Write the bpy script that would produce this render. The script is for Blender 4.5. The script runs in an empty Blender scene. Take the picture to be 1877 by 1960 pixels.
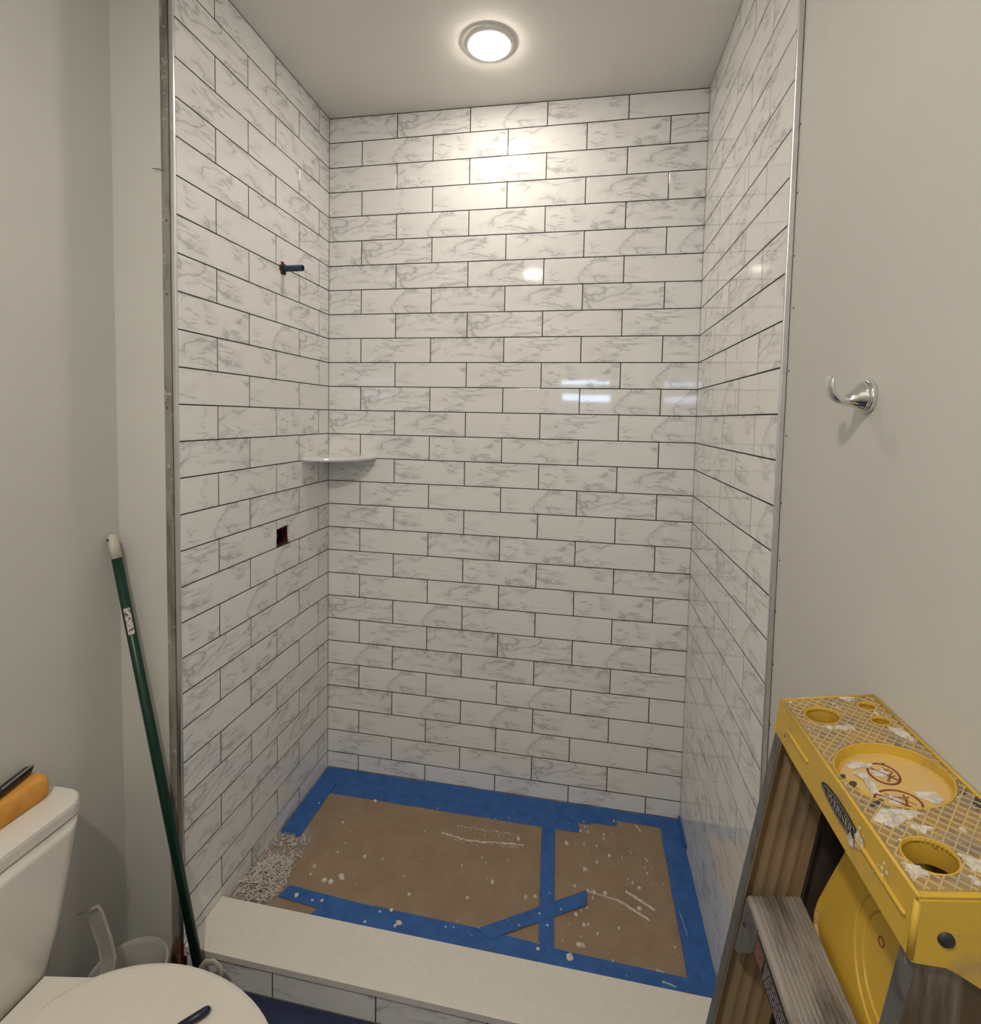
import bpy, bmesh, math, random
from mathutils import Vector, Matrix
from mathutils import noise as mnoise
random.seed(7)
scene = bpy.context.scene
COL = scene.collection
Z0 = 2.88                      # bathroom floor level is z = 0 once everything is lifted by Z0

# ------------------------------------------------------------------ camera
cam_d = bpy.data.cameras.new('camera'); cam = bpy.data.objects.new('camera', cam_d); COL.objects.link(cam)
cam.location = (1.0892, -2.1123, -1.2415 + Z0)
cam.rotation_euler = (1.5159, -0.0194, 0.1851)
cam_d.sensor_fit = 'VERTICAL'; cam_d.sensor_height = 36.0; cam_d.sensor_width = 36.0
cam_d.lens = 1003.5863 * 36.0 / 1960.0
cam_d.shift_x = (938.5 - 929.93) / 1960.0
cam_d.shift_y = (854.462 - 980.0) / 1960.0
cam_d.clip_start = 0.02
scene.camera = cam
# ------------------------------------------------------------------ world, exposure, light levels
scene.view_settings.view_transform = 'Standard'; scene.view_settings.look = 'None'
scene.view_settings.gamma = 1.0; scene.view_settings.use_curve_mapping = False
scene.view_settings.exposure = 0.24
SHOWER_LAMP = 90.0
ROOM_LAMP = 460.0
DAYLIGHT = 22.0
world = bpy.data.worlds.new('world'); scene.world = world; world.use_nodes = True
bg = world.node_tree.nodes['Background']; bg.inputs[0].default_value = (0.40, 0.62, 1.0, 1); bg.inputs[1].default_value = 3.0
ad = bpy.data.lights.new('window_daylight', 'AREA'); ad.shape = 'RECTANGLE'; ad.size = 0.62; ad.size_y = 0.75
ad.energy = DAYLIGHT; ad.color = (0.62, 0.78, 1.0)
ao = bpy.data.objects.new('window_daylight', ad); COL.objects.link(ao)
ao.location = (1.10, -3.26, -1.10 + Z0); ao.rotation_euler = (math.radians(90), 0, 0)

# ------------------------------------------------------------------ helpers
RAW = {}
def link(o, parent=None, loc=(0, 0, 0)):
    COL.objects.link(o)
    RAW[o] = Vector(loc)
    if parent is None:
        o.location = (loc[0], loc[1], loc[2] + Z0)
    else:
        o.parent = parent
        o.location = Vector(loc) - RAW[parent]
    return o
def empty(name, loc, label, cat, group=None):
    o = bpy.data.objects.new(name, None); o.empty_display_size = 0.05
    link(o, None, loc); return tag(o, label, cat, group)
def tag(o, label=None, cat=None, group=None, kind=None):
    if label: o['label'] = label
    if cat: o['category'] = cat
    if group: o['group'] = group
    if kind: o['kind'] = kind
    return o
def obj(name, bm, mat, parent=None, loc=None, smooth=False, kind=None):
    """bm holds coordinates of the room; the object's origin goes to loc (or its parent's origin)."""
    if loc is None:
        loc = RAW[parent] if parent is not None else Vector((0, 0, 0))
    loc = Vector(loc)
    me = bpy.data.meshes.new(name)
    bmesh.ops.recalc_face_normals(bm, faces=bm.faces)
    bmesh.ops.translate(bm, verts=bm.verts, vec=-loc)
    if smooth:
        for f in bm.faces: f.smooth = True
    bm.to_mesh(me); bm.free()
    for m in (mat if isinstance(mat, (list, tuple)) else [mat]): me.materials.append(m)
    o = bpy.data.objects.new(name, me)
    link(o, parent, loc)
    if kind: o['kind'] = kind
    return o
def box(bm, x0, x1, y0, y1, z0, z1, mi=0):
    v = [bm.verts.new(p) for p in ((x0,y0,z0),(x1,y0,z0),(x1,y1,z0),(x0,y1,z0),(x0,y0,z1),(x1,y0,z1),(x1,y1,z1),(x0,y1,z1))]
    for q in ((0,3,2,1),(4,5,6,7),(0,1,5,4),(1,2,6,5),(2,3,7,6),(3,0,4,7)):
        bm.faces.new([v[i] for i in q]).material_index = mi
    return v
def BX(*a):
    bm = bmesh.new(); box(bm, *a); return bm
def bevel(bm, w, seg=2, angle=30):
    bmesh.ops.remove_doubles(bm, verts=bm.verts, dist=1e-6)
    es = [e for e in bm.edges if len(e.link_faces) == 2 and e.calc_face_angle(0) > math.radians(angle)]
    bmesh.ops.bevel(bm, geom=es, offset=w, segments=seg, profile=0.5, affect='EDGES', clamp_overlap=True)
    return bm
def loft(rings, cap0=True, cap1=True, closed=True, bm=None, mi=0):
    bm = bm or bmesh.new()
    R = [[bm.verts.new(p) for p in r] for r in rings]
    n = len(R[0])
    for a, b in zip(R[:-1], R[1:]):
        for i in range(n if closed else n - 1):
            j = (i + 1) % n
            bm.faces.new((a[i], a[j], b[j], b[i])).material_index = mi
    if cap0: bm.faces.new(list(reversed(R[0]))).material_index = mi
    if cap1: bm.faces.new(R[-1]).material_index = mi
    return bm
def rrect(x0, x1, y0, y1, r, z, k=6):
    pts = []
    for cx, cy, a0 in ((x1-r, y1-r, 0), (x0+r, y1-r, 90), (x0+r, y0+r, 180), (x1-r, y0+r, 270)):
        for i in range(k + 1):
            a = math.radians(a0 + 90 * i / k); pts.append((cx + r*math.cos(a), cy + r*math.sin(a), z))
    return pts
def circ(c, r, z, n=40, ry=None):
    ry = ry or r
    return [(c[0] + r*math.cos(2*math.pi*i/n), c[1] + ry*math.sin(2*math.pi*i/n), z) for i in range(n)]
def tube(path, rad, n=12, bm=None, cap=True, mi=0):
    """swept tube; rad is a number or a list of (ra, rb)."""
    path = [Vector(p) for p in path]; rings = []; up = None
    for i, p in enumerate(path):
        t = (path[min(i+1, len(path)-1)] - path[max(i-1, 0)]).normalized()
        if up is None:
            up = Vector((0, 0, 1)) if abs(t.z) < 0.9 else Vector((0, 1, 0))
        s = t.cross(up).normalized(); up = s.cross(t).normalized()
        ra, rb = (rad[i] if isinstance(rad, list) else (rad, rad))
        rings.append([p + s*ra*math.cos(2*math.pi*k/n) + up*rb*math.sin(2*math.pi*k/n) for k in range(n)])
    return loft(rings, cap, cap, True, bm, mi)
def plate(loops, t, M=None, mi=0):
    """flat plate with holes from 2D loops (outer first), thickness t below z=0, mapped by M(x,y,z)."""
    cu = bpy.data.curves.new('plate', 'CURVE'); cu.dimensions = '2D'; cu.fill_mode = 'BOTH'; cu.extrude = t/2
    for lp in loops:
        s = cu.splines.new('POLY'); s.points.add(len(lp) - 1); s.use_cyclic_u = True
        for i, p in enumerate(lp): s.points[i].co = (p[0], p[1], 0, 1)
    return curve_bm(cu, M, t, mi)
def curve_bm(cu, M, t, mi=0):
    o = bpy.data.objects.new('tmp', cu); COL.objects.link(o)
    dg = bpy.context.evaluated_depsgraph_get(); dg.update()
    me = bpy.data.meshes.new_from_object(o.evaluated_get(dg))
    bm = bmesh.new(); bm.from_mesh(me)
    bpy.data.objects.remove(o); bpy.data.curves.remove(cu); bpy.data.meshes.remove(me)
    bmesh.ops.remove_doubles(bm, verts=bm.verts, dist=1e-6)
    for v in bm.verts:
        p = (v.co.x, v.co.y, v.co.z - t/2)
        v.co = M(*p) if M else Vector(p)
    for f in bm.faces: f.material_index = mi
    return bm
def text_bm(s, size, t, M):
    cu = bpy.data.curves.new('txt', 'FONT'); cu.body = s; cu.size = size; cu.extrude = t/2
    cu.align_x = 'CENTER'; cu.align_y = 'CENTER'; cu.resolution_u = 3
    return curve_bm(cu, M, 0)
def merge(dst, src):
    me = bpy.data.meshes.new('m'); src.to_mesh(me); dst.from_mesh(me); src.free(); bpy.data.meshes.remove(me); return dst
def blob(bm, p, r, h, M=None, n=9, sx=1.0, ang=0.0, mi=0):
    """small irregular flattened lump"""
    ca, sa = math.cos(ang), math.sin(ang); M = M or (lambda x, y, z: Vector((x, y, z)))
    rings = []
    k = [random.uniform(.65, 1.15) for _ in range(n)]
    for f, hh in ((1.0, 0.0), (.8, .75), (.35, 1.0)):
        ring = []
        for i in range(n):
            a = 2*math.pi*i/n; x = math.cos(a)*r*k[i]*f*sx; y = math.sin(a)*r*k[i]*f
            ring.append(M(p[0] + x*ca - y*sa, p[1] + x*sa + y*ca, p[2] + h*hh*random.uniform(.8, 1.1) if hh else p[2]))
        rings.append(ring)
    loft(rings, False, True, True, bm, mi)

# ------------------------------------------------------------------ materials
class NT:
    def __init__(s, name):
        s.m = bpy.data.materials.new(name); s.m.use_nodes = True; s.t = s.m.node_tree; s.n = s.t.nodes; s.b = s.n['Principled BSDF']
    def add(s, typ, **kw):
        nd = s.n.new(typ)
        for k, v in kw.items(): setattr(nd, k, v)
        return nd
    def link(s, a, b): s.t.links.new(a, b)
    def val(s, sock, v):
        if isinstance(v, (int, float, tuple)): sock.default_value = v
        else: s.link(v, sock)
    def math(s, op, a, b=0.0, c=0.0, clamp=False):
        nd = s.add('ShaderNodeMath', operation=op, use_clamp=clamp)
        s.val(nd.inputs[0], a); s.val(nd.inputs[1], b); s.val(nd.inputs[2], c); return nd.outputs[0]
    def noise(s, vec, scale, detail=4, rough=.55, dist=0.0, w=None):
        nd = s.add('ShaderNodeTexNoise'); 
        if w is not None: nd.noise_dimensions = '4D'; s.val(nd.inputs['W'], w)
        s.val(nd.inputs['Vector'], vec); nd.inputs['Scale'].default_value = scale; nd.inputs['Detail'].default_value = detail
        nd.inputs['Roughness'].default_value = rough; nd.inputs['Distortion'].default_value = dist
        return nd.outputs['Fac']
    def ramp(s, v, a, b, x=0.0, y=1.0, smooth=True):
        nd = s.add('ShaderNodeMapRange'); nd.interpolation_type = 'SMOOTHSTEP' if smooth else 'LINEAR'
        s.val(nd.inputs['Value'], v); nd.inputs['From Min'].default_value = a; nd.inputs['From Max'].default_value = b
        nd.inputs['To Min'].default_value = x; nd.inputs['To Max'].default_value = y; return nd.outputs['Result']
    def mix(s, f, a, b):
        nd = s.add('ShaderNodeMix', data_type='RGBA'); s.val(nd.inputs[0], f)
        for k, v in ((6, a), (7, b)):
            if isinstance(v, tuple): nd.inputs[k].default_value = (*v[:3], 1)
            else: s.link(v, nd.inputs[k])
        return nd.outputs[2]
    def mapping(s, vec, rot=(0,0,0), scale=(1,1,1), loc=(0,0,0)):
        nd = s.add('ShaderNodeMapping'); s.link(vec, nd.inputs[0])
        nd.inputs['Rotation'].default_value = rot; nd.inputs['Scale'].default_value = scale; nd.inputs['Location'].default_value = loc
        return nd.outputs[0]
    def coord(s, kind='Object'): return s.add('ShaderNodeTexCoord').outputs[kind]
    def bump(s, h, strength=.2, dist=.002):
        nd = s.add('ShaderNodeBump'); nd.inputs['Strength'].default_value = strength; nd.inputs['Distance'].default_value = dist
        s.link(h, nd.inputs['Height']); s.link(nd.outputs[0], s.b.inputs['Normal'])
def simple(name, col, rough=.6, metal=0.0, var=.06, scale=25, bump=0.0, bscale=200, spec=.5, bdist=.001):
    t = NT(name); c = t.coord()
    f = t.noise(c, scale, 4)
    dark = tuple(x*(1-var*2) for x in col); lite = tuple(min(1, x*(1+var)) for x in col)
    t.link(t.mix(t.ramp(f, .3, .7), dark, lite), t.b.inputs['Base Color'])
    t.b.inputs['Roughness'].default_value = rough; t.b.inputs['Metallic'].default_value = metal
    t.b.inputs['Specular IOR Level'].default_value = spec
    if bump: t.bump(t.noise(c, bscale, 3), bump, bdist)
    return t.m
def dirty(name, col, dirt, rough=.5, metal=0.0, amount=.5, scale=18, streak=(1,1,1), bump=.1, extra=None, eam=.62):
    t = NT(name); c = t.coord(); cm = t.mapping(c, scale=streak)
    f1 = t.noise(cm, scale, 6, .65, .4)
    c1 = t.mix(t.ramp(f1, .62-amount*.3, .82-amount*.3), col, dirt)
    if extra:
        f2 = t.noise(c, scale*2.6, 5, .6, .6); c1 = t.mix(t.ramp(f2, eam, eam+.06), c1, extra)
    t.link(c1, t.b.inputs['Base Color'])
    t.b.inputs['Roughness'].default_value = rough; t.b.inputs['Metallic'].default_value = metal
    if bump: t.bump(f1, bump, .001)
    return t.m
def tile_material():
    t = NT('marble_look_glazed_tile')
    info = t.add('ShaderNodeObjectInfo')
    w = t.math('MULTIPLY', t.math('FLOOR', t.math('MULTIPLY', info.outputs['Random'], 11.0)), 3.37)
    c = t.coord()
    cm = t.mapping(c, rot=(0, math.radians(34), 0), scale=(.50, 1, 1.15))
    # long thin winding veins
    n1 = t.noise(cm, 5.6, 5, .56, .30, w)
    d1 = t.math('ABSOLUTE', t.math('SUBTRACT', n1, .5))
    v1 = t.ramp(d1, 0.0, .016, 1, 0); h1 = t.ramp(d1, 0.0, .060, 1, 0)
    m1 = t.ramp(t.noise(c, 8.0, 2, .5, 0, t.math('ADD', w, 40.0)), .38, .52)
    # finer brushed bundles
    n2 = t.noise(t.mapping(c, rot=(0, math.radians(66), 0), scale=(.34, 1, 1.5)), 17.0, 4, .58, .5, t.math('ADD', w, 11.0))
    v2 = t.ramp(t.math('ABSOLUTE', t.math('SUBTRACT', n2, .5)), 0.0, .045, 1, 0)
    m2 = t.ramp(t.noise(c, 7.0, 2, .5, 0, t.math('ADD', w, 80.0)), .50, .62)
    cloud = t.ramp(t.noise(cm, 5.0, 3, .55, .3, t.math('ADD', w, 21.0)), .52, .80, 0, .12)
    a = t.math('MULTIPLY', t.math('ADD', t.math('MULTIPLY', v1, .40), t.math('MULTIPLY', h1, .17)), m1)
    b = t.math('MULTIPLY', t.math('MULTIPLY', v2, m2), .46)
    fac = t.math('ADD', t.math('MAXIMUM', a, b), cloud, clamp=True)
    t.link(t.mix(fac, (.86, .855, .84), (.30, .30, .31)), t.b.inputs['Base Color'])
    t.b.inputs['Roughness'].default_value = .045
    t.b.inputs['IOR'].default_value = 1.5
    t.b.inputs['Coat Weight'].default_value = 0.0
    t.bump(t.noise(c, 14.0, 1, .5, 0, w), .035, .003)
    return t.m
M_TILE = tile_material()
M_GROUT = simple('dark_grey_grout', (.020, .018, .017), .9, var=.1, scale=60)
M_PAINT = simple('wall_paint', (.62, .615, .575), .62, var=.012, scale=3, bump=.06, bscale=450, bdist=.0006)
M_CEIL = simple('ceiling_paint', (.80, .775, .73), .8, var=.01, scale=2, bump=.05, bscale=400, bdist=.0006)
M_ALU = simple('satin_aluminium_profile', (.74, .74, .76), .30, 1.0, var=.03, scale=40)
M_RAW = dirty('raw_joint_compound', (.30, .285, .25), (.16, .14, .12), .9, amount=.55, scale=14, streak=(1,1,.25), extra=(.42,.40,.36), eam=.60, bump=.4)
M_RED = dirty('red_waterproofing', (.22, .015, .02), (.05, .012, .012), .6, amount=.6, scale=20, streak=(1,1,.3))
M_DARK = simple('cavity_dark', (.02, .015, .013), .9, var=.2)
M_WOOD = dirty('stud_wood', (.20, .11, .05), (.06, .03, .02), .8, amount=.6, scale=30)
M_WHITE_STONE = simple('white_quartz', (.76, .735, .67), .28, var=.015, scale=60)
M_PORC = simple('white_porcelain', (.74, .72, .67), .12, var=.008, scale=10)
M_SEAT = simple('white_plastic_seat', (.72, .69, .625), .38, var=.01, scale=12)
M_SHELF = simple('white_ceramic_shelf', (.80, .79, .77), .12, var=.01)
M_CAULK = simple('grey_caulk', (.25, .24, .22), .7, var=.1)

# ------------------------------------------------------------------ room shell
P = .1018; H = .1535; G = .0036; W = 1.508; FRONT = -.857; TT = .008
ROWS = 28
def ceil(x): return -.0087 * x
def ceil_z(x): return ceil(max(0, min(W, x)))
bm = bmesh.new()
cs = [bm.verts.new((x, y, ceil(x) + dz)) for dz in (0, .12) for x, y in ((-.45, -3.3), (1.75, -3.3), (1.75, .15), (-.45, .15))]
for q in ((0,1,2,3),(7,6,5,4),(0,4,5,1),(1,5,6,2),(2,6,7,3),(3,7,4,0)): bm.faces.new([cs[i] for i in q])
ceiling = tag(obj('ceiling', bm, M_CEIL), kind='structure')
floor = tag(obj('floor', BX(-.45, 1.75, -3.3, .15, -3.0, -2.8815), simple('subfloor', (.22, .2, .18), .8)), kind='structure')
floor_sh = tag(obj('floor_shower', BX(0, W, -.70, 0, -2.8815, -2.8215), simple('white_shower_pan', (.62, .60, .55), .35)), kind='structure')

back = bmesh.new(); box(back, -.03, W+.04, TT, .12, -2.8815, .04)
wall_back = tag(obj('wall_back', back, M_PAINT), kind='structure')
# left wall of the shower, with an opening for the valve
HY0, HY1, HZ0, HZ1 = -.3905, -.308, -1.7292, -1.668
lw = bmesh.new()
box(lw, -.03, -TT, -.74, HY0, -2.8815, .04); box(lw, -.03, -TT, HY1, TT, -2.8815, .04)
box(lw, -.03, -TT, HY0, HY1, -2.8815, HZ0); box(lw, -.03, -TT, HY0, HY1, HZ1, .04)
box(lw, -.0125, -TT, -.856, -.74, -2.8815, .04)
wall_sl = tag(obj('wall_shower_left', lw, M_RED), kind='structure')
rw = bmesh.new()
box(rw, W+TT, W+.14, FRONT, .12, -2.8815, .04)
box(rw, W+.0125, W+.14, -3.14, -.8625, -2.8815, .04)
box(rw, W+.05, W+.14, -.8625, FRONT, -2.8815, .04)
wall_right = tag(obj('wall_right', rw, M_PAINT), kind='structure')
fl = bmesh.new(); box(fl, -.35, -.0425, FRONT, -.74, -2.8815, .04)
wall_front = tag(obj('wall_front_left', fl, M_PAINT), kind='structure')
wall_left = tag(obj('wall_left', BX(-.35, -.197, -3.14, FRONT, -2.8815, .04), M_PAINT), kind='structure')
# wall behind the camera with a window opening
WX0, WX1, WZ0, WZ1 = .84, 1.36, -1.42, -.80
bw = bmesh.new()
box(bw, -.35, WX0, -3.14, -3.02, -2.8815, .04); box(bw, WX1, W+.14, -3.14, -3.02, -2.8815, .04)
box(bw, WX0, WX1, -3.14, -3.02, -2.8815, WZ0); box(bw, WX0, WX1, -3.14, -3.02, WZ1, .04)
wall_behind = tag(obj('wall_behind', bw, M_PAINT), kind='structure')
wf = bmesh.new()
for a in ((WX0, WX0+.03, -3.13, -3.05, WZ0, WZ1), (WX1-.03, WX1, -3.13, -3.05, WZ0, WZ1), (WX0+.03, WX1-.03, -3.13, -3.05, WZ1-.03, WZ1),
          (WX0+.03, WX1-.03, -3.13, -3.05, WZ0, WZ0+.03), (WX0+.03, WX1-.03, -3.12, -3.07, -1.13, -1.10)): box(wf, *a)
window = tag(obj('window_1', wf, simple('white_window_frame', (.7, .7, .7), .4)), kind='structure')
M_SLAT = simple('white_blind_slat', (.75, .75, .73), .5)
for i in range(26):
    z = WZ1 - .038 - i*.0222
    opened = i in (2, 3, 8, 9, 10)
    s = bmesh.new(); box(s, WX0+.02, WX1-.02, -3.050, -3.025, z-.0008, z+.0008)
    bmesh.ops.rotate(s, verts=s.verts, cent=(0, -3.0375, z), matrix=Matrix.Rotation(math.radians(6 if opened else 72), 3, 'X'))
    obj('blind_slat', s, M_SLAT, window)
# rough opening edge of the left jamb: joint compound strip, red membrane gap, metal profiles
t1 = tag(obj('trim_1', BX(-.0425, -.0185, -.8578, -.74, -2.8815, .04), M_RAW), kind='structure')
obj('membrane_edge', BX(-.0185, -.0128, -.852, -.74, -2.8815, .04), M_RED, t1)
bd = bmesh.new()
for k, (dx, z) in enumerate([(-.031, -.310), (-.027, -.326), (-.030, -.343), (-.0265, -.360), (-.029, -.376), (-.030, -.4)]):
    blob(bd, (dx, z, 0), .0016, .0008, lambda x, y, zz: Vector((x, -.8578 - zz, y)))
obj('bead_perforations', bd, simple('white_specks', (.7, .7, .66), .8), t1, kind='stuff')
nl = bmesh.new()
for x, z in ((-.028, -.73), (-.030, -.925), (-.034, -1.232)): blob(nl, (x, z, 0), .0028, .001, lambda a, b, c: Vector((a, -.8579 - c, b)))
obj('nail_head', nl, M_DARK, t1)
obj('wire_end', tube([(-.034, -.858, -.600), (-.040, -.863, -.598), (-.060, -.868, -.596)], .0013, 6), simple('grey_wire', (.25, .25, .24), .4, .8), t1)
cr = bmesh.new()
for i in range(46):
    z = random.uniform(-2.7, -.55)
    blob(cr, (random.uniform(-.0225, -.0185), z, 0), random.uniform(.0018, .0035), .0014, lambda a, b, c: Vector((a, -.858 - c, b)), sx=.5, n=7)
obj('compound_crumbs', cr, M_RAW, t1, kind='stuff')
sw = bmesh.new()
a_ = [(-.0440, -2.8810), (-.0130, -2.8810), (-.0130, -2.762), (-.0170, -2.748), (-.0215, -2.771), (-.0290, -2.752), (-.0335, -2.779), (-.0400, -2.786), (-.0460, -2.812)]
loft([[(x, y, z) for x, z in a_] for y in (-.8592, -.8579)], bm=sw)
obj('exposed_stud', sw, M_WOOD, t1)
def profile(name, x0, x1, zb):
    b = BX(x0, x1, -.8615, -.8535, zb, -.014); bevel(b, .0012, 2)
    return tag(obj(name, b, M_ALU), kind='structure')
profile('trim_2', -.0122, -.0004, -2.7768); profile('trim_3', W+.0004, W+.0125, -2.7768)
# little gaps, nail pops and specks along the right profile
sp = bmesh.new()
for y, z in ((-.868,-.609),(-.869,-.752),(-.871,-.884),(-.880,-.9955),(-.872,-1.128),(-.877,-1.269),(-.868,-1.417),(-.873,-1.543),(-.866,-1.66),(-.868,-1.78),(-.866,-1.92)):
    blob(sp, (y, z, 0), .0026, .0009, lambda a, b, c: Vector((W+.0125 - c, a, b)), n=8)
obj('fastener_hole', sp, M_DARK, wall_right)

# ------------------------------------------------------------------ tiles
MESHES = {}
def tile_mesh(w, hl, hr, poly=None):
    key = (round(w, 4), round(hl, 4), round(hr, 4), poly)
    if key in MESHES: return MESHES[key]
    c = .0006; bm = bmesh.new()
    if poly: pts = list(poly)
    else: pts = [(-w/2, 0), (w/2, 0), (w/2, hr), (-w/2, hl)]
    n = len(pts)
    def inset(d):
        out = []
        for i in range(n):
            p = Vector(pts[i]); a = (p - Vector(pts[i-1])).normalized(); b = (Vector(pts[(i+1) % n]) - p).normalized()
            na = Vector((-a.y, a.x)); nb = Vector((-b.y, b.x)); out.append(p + (na + nb) * d / max(.3, 1 + na.dot(nb)))
        return out
    rings = [[(p[0], TT, p[1]) for p in pts], [(p[0], c*.7, p[1]) for p in pts], [(p.x, 0, p.y) for p in inset(c)]]
    loft(rings, True, True, True, bm)
    bmesh.ops.recalc_face_normals(bm, faces=bm.faces)
    me = bpy.data.meshes.new('tile'); bm.to_mesh(me); bm.free(); me.materials.append(M_TILE)
    MESHES[key] = me; return me
def lay(parent, frame, u0, u1, joints_odd, joints_even, zc, extra_hole=None):
    """frame(u, z) -> (location, rotz); u runs along the wall; local x = u direction."""
    grout = bmesh.new()
    def gbox(ua, ub, za, zb):
        pts = []
        for d in (.0006, TT - .0002):
            for u, z in ((ua, za), (ub, za), (ub, zb), (ua, zb)): pts.append(frame(u, z, d)[0])
        v = [grout.verts.new(p) for p in pts]
        for q in ((0,1,2,3),(7,6,5,4),(0,4,5,1),(1,5,6,2),(2,6,7,3),(3,7,4,0)): grout.faces.new([v[i] for i in q])
    for r in range(1, ROWS + 1):
        zt = -(r-1)*P - G/2; zb = -r*P + G/2 if r < ROWS else -2.8185
        js = joints_odd if r % 2 else joints_even
        edges = [u0 + .0004] + [j for j in js if u0 + .012 < j < u1 - .012] + [u1 - .0004]
        for i in range(len(edges) - 1):
            a = edges[i] + (G/2 if i else 0); b = edges[i+1] - (G/2 if i < len(edges) - 2 else 0)
            tl, tr = zt, zt
            if r == 1:
                tl, tr = zc(a) - .0028, zc(b) - .0028
                gbox(edges[i], edges[i+1], min(tl, tr) - .0005, max(tl, tr) + .0027)
            poly = None
            um = (a + b)/2
            if extra_hole and r == 17 and a < extra_hole[0] + .02 < b:
                poly = ((extra_hole[1]-um, 0), (b-um, 0), (b-um, zt-zb), (a-um, zt-zb), (a-um, extra_hole[2]-zb+.004), (extra_hole[1]-um-.006, extra_hole[2]-zb+.010), (extra_hole[1]-um-.002, .030))
            me = tile_mesh(b - a, tl - zb, tr - zb, poly)
            o = bpy.data.objects.new('tile', me)
            loc, rz = frame(um, zb, 0)
            link(o, parent, loc)
            o.rotation_euler = (random.gauss(0, .0011), random.gauss(0, .0002), rz + random.gauss(0, .0011)*(1 if b-a > .1 else .3))
            if i and not (extra_hole and r == 17 and abs(edges[i] - extra_hole[0]) < .02):
                gbox(edges[i] - G/2, edges[i] + G/2, zb, min(tl, tr))
        if r > 1:
            if extra_hole and r == 18:
                pass
            gbox(u0, u1, -(r-1)*P - G/2, -(r-1)*P + G/2)
    obj('grout', grout, M_GROUT, parent, kind='stuff')
X0 = -.0066
lay(wall_back, lambda u, z, d=0: (Vector((u, d, z)), 0.0), 0, W,
    [X0 + t*H for t in (2, 4, 6, 8)], [X0 + t*H for t in (1, 3, 5, 7, 9)], ceil_z)
FL = -.8527
lay(wall_sl, lambda u, z, d=0: (Vector((-d, u, z)), math.pi/2), -.853, -.0016,
    [FL + s*H for s in (1, 3, 5)], [FL + s*H for s in (2, 4)], lambda u: 0.0, extra_hole=(HY0, HY1, HZ1))
FR = .8531
lay(wall_right, lambda u, z, d=0: (Vector((W + d, -u, z)), -math.pi/2), .0016, .853,
    sorted(FR - s*H for s in (1, 3, 5)), sorted(FR - s*H for s in (2, 4)), lambda u: ceil(W))
# valve cavity behind the cut tile
cv = bmesh.new()
for a in ((-.12, -.11, HY0-.01, HY1+.01, HZ0-.01, HZ1+.01), (-.11, -.03, HY0-.01, HY0-.001, HZ0-.01, HZ1+.01), (-.11, -.03, HY1+.001, HY1+.01, HZ0-.01, HZ1+.01),
          (-.11, -.03, HY0-.001, HY1+.001, HZ0-.01, HZ0-.001), (-.11, -.03, HY0-.001, HY1+.001, HZ1+.001, HZ1+.01)): box(cv, *a)
obj('valve_cavity', cv, M_DARK, wall_sl)
sc_ = bmesh.new()
for i in range(16):
    y = random.uniform(HY0+.004, HY1-.006); z = random.uniform(HZ0+.003, HZ1-.006)
    blob(sc_, (y, z, 0), random.uniform(.004, .011), .004, lambda a, b, c: Vector((-.034 + c - random.random()*.01, a, b)), n=7)
obj('membrane_scraps', sc_, M_RED, wall_sl, kind='stuff')
obj('valve_stem', tube([(-.10, -.352, -1.70), (-.03, -.350, -1.699)], .011, 14), simple('dull_brass', (.35, .25, .12), .4, .9), wall_sl)

# ------------------------------------------------------------------ curb
curb = empty('shower_curb', (.75, -.78, -2.8815), 'low tiled shower curb topped with a wide white slab', 'shower curb')
obj('curb_core', BX(0.001, W-.001, -.846, -.7015, -2.8812, -2.798), M_CAULK, curb)
sl = BX(.0008, W-.0008, -.8625, -.7005, -2.797, -2.777); bevel(sl, .002, 3)
obj('sill_slab', sl, M_WHITE_STONE, curb)
obj('caulk_joint', BX(.001, W-.001, -.856, -.8465, -2.797, -2.7905), M_CAULK, curb)
cx = [.0012, .275, .582, .8885, 1.195, W-.001]
for a, b in zip(cx[:-1], cx[1:]):
    me = tile_mesh(b - a - G, .0885, .0885); o = bpy.data.objects.new('tile', me)
    link(o, curb, ((a+b)/2, -.8545, -2.8795))
gj = bmesh.new()
for x in cx[1:-1]: box(gj, x-G/2, x+G/2, -.8525, -.8466, -2.8795, -2.791)
obj('grout_joint', gj, M_GROUT, curb)

# ------------------------------------------------------------------ recessed ceiling lights
def lamp(x, y, power, label, col):
    z = ceil(x)
    e = empty('recessed_light', (x, y, z), label, 'light', 'round recessed ceiling lights')
    rings = [circ((x, y), r, zz, 56) for r, zz in ((.082, z), (.0835, z-.004), (.081, z-.008), (.070, z-.012), (.0655, z-.013), (.0640, z-.010), (.0638, z-.002))]
    obj('trim_ring', loft(rings, False, False), simple('white_light_trim', (.9, .88, .84), .4), e, smooth=True)
    m = NT('lit_lens'); m.b.inputs['Base Color'].default_value = (.9, .9, .9, 1)
    m.b.inputs['Emission Color'].default_value = (*col, 1); m.b.inputs['Emission Strength'].default_value = power
    rings = [circ((x, y), r, zz, 48) for r, zz in ((.0632, z-.003), (.0628, z-.016), (.060, z-.0185), (.045, z-.0200), (.02, z-.0205))]
    obj('lens', loft(rings, True, True), m.m, e)
WARM = (1.0, .90, .78)
lamp(.745, -.345, SHOWER_LAMP, 'lit round recessed ceiling light inside the shower', WARM)
lamp(.62, -2.42, ROOM_LAMP, 'lit round ceiling light over the bathroom, behind the viewer, seen as reflection', (1.0, .90, .78))

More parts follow.
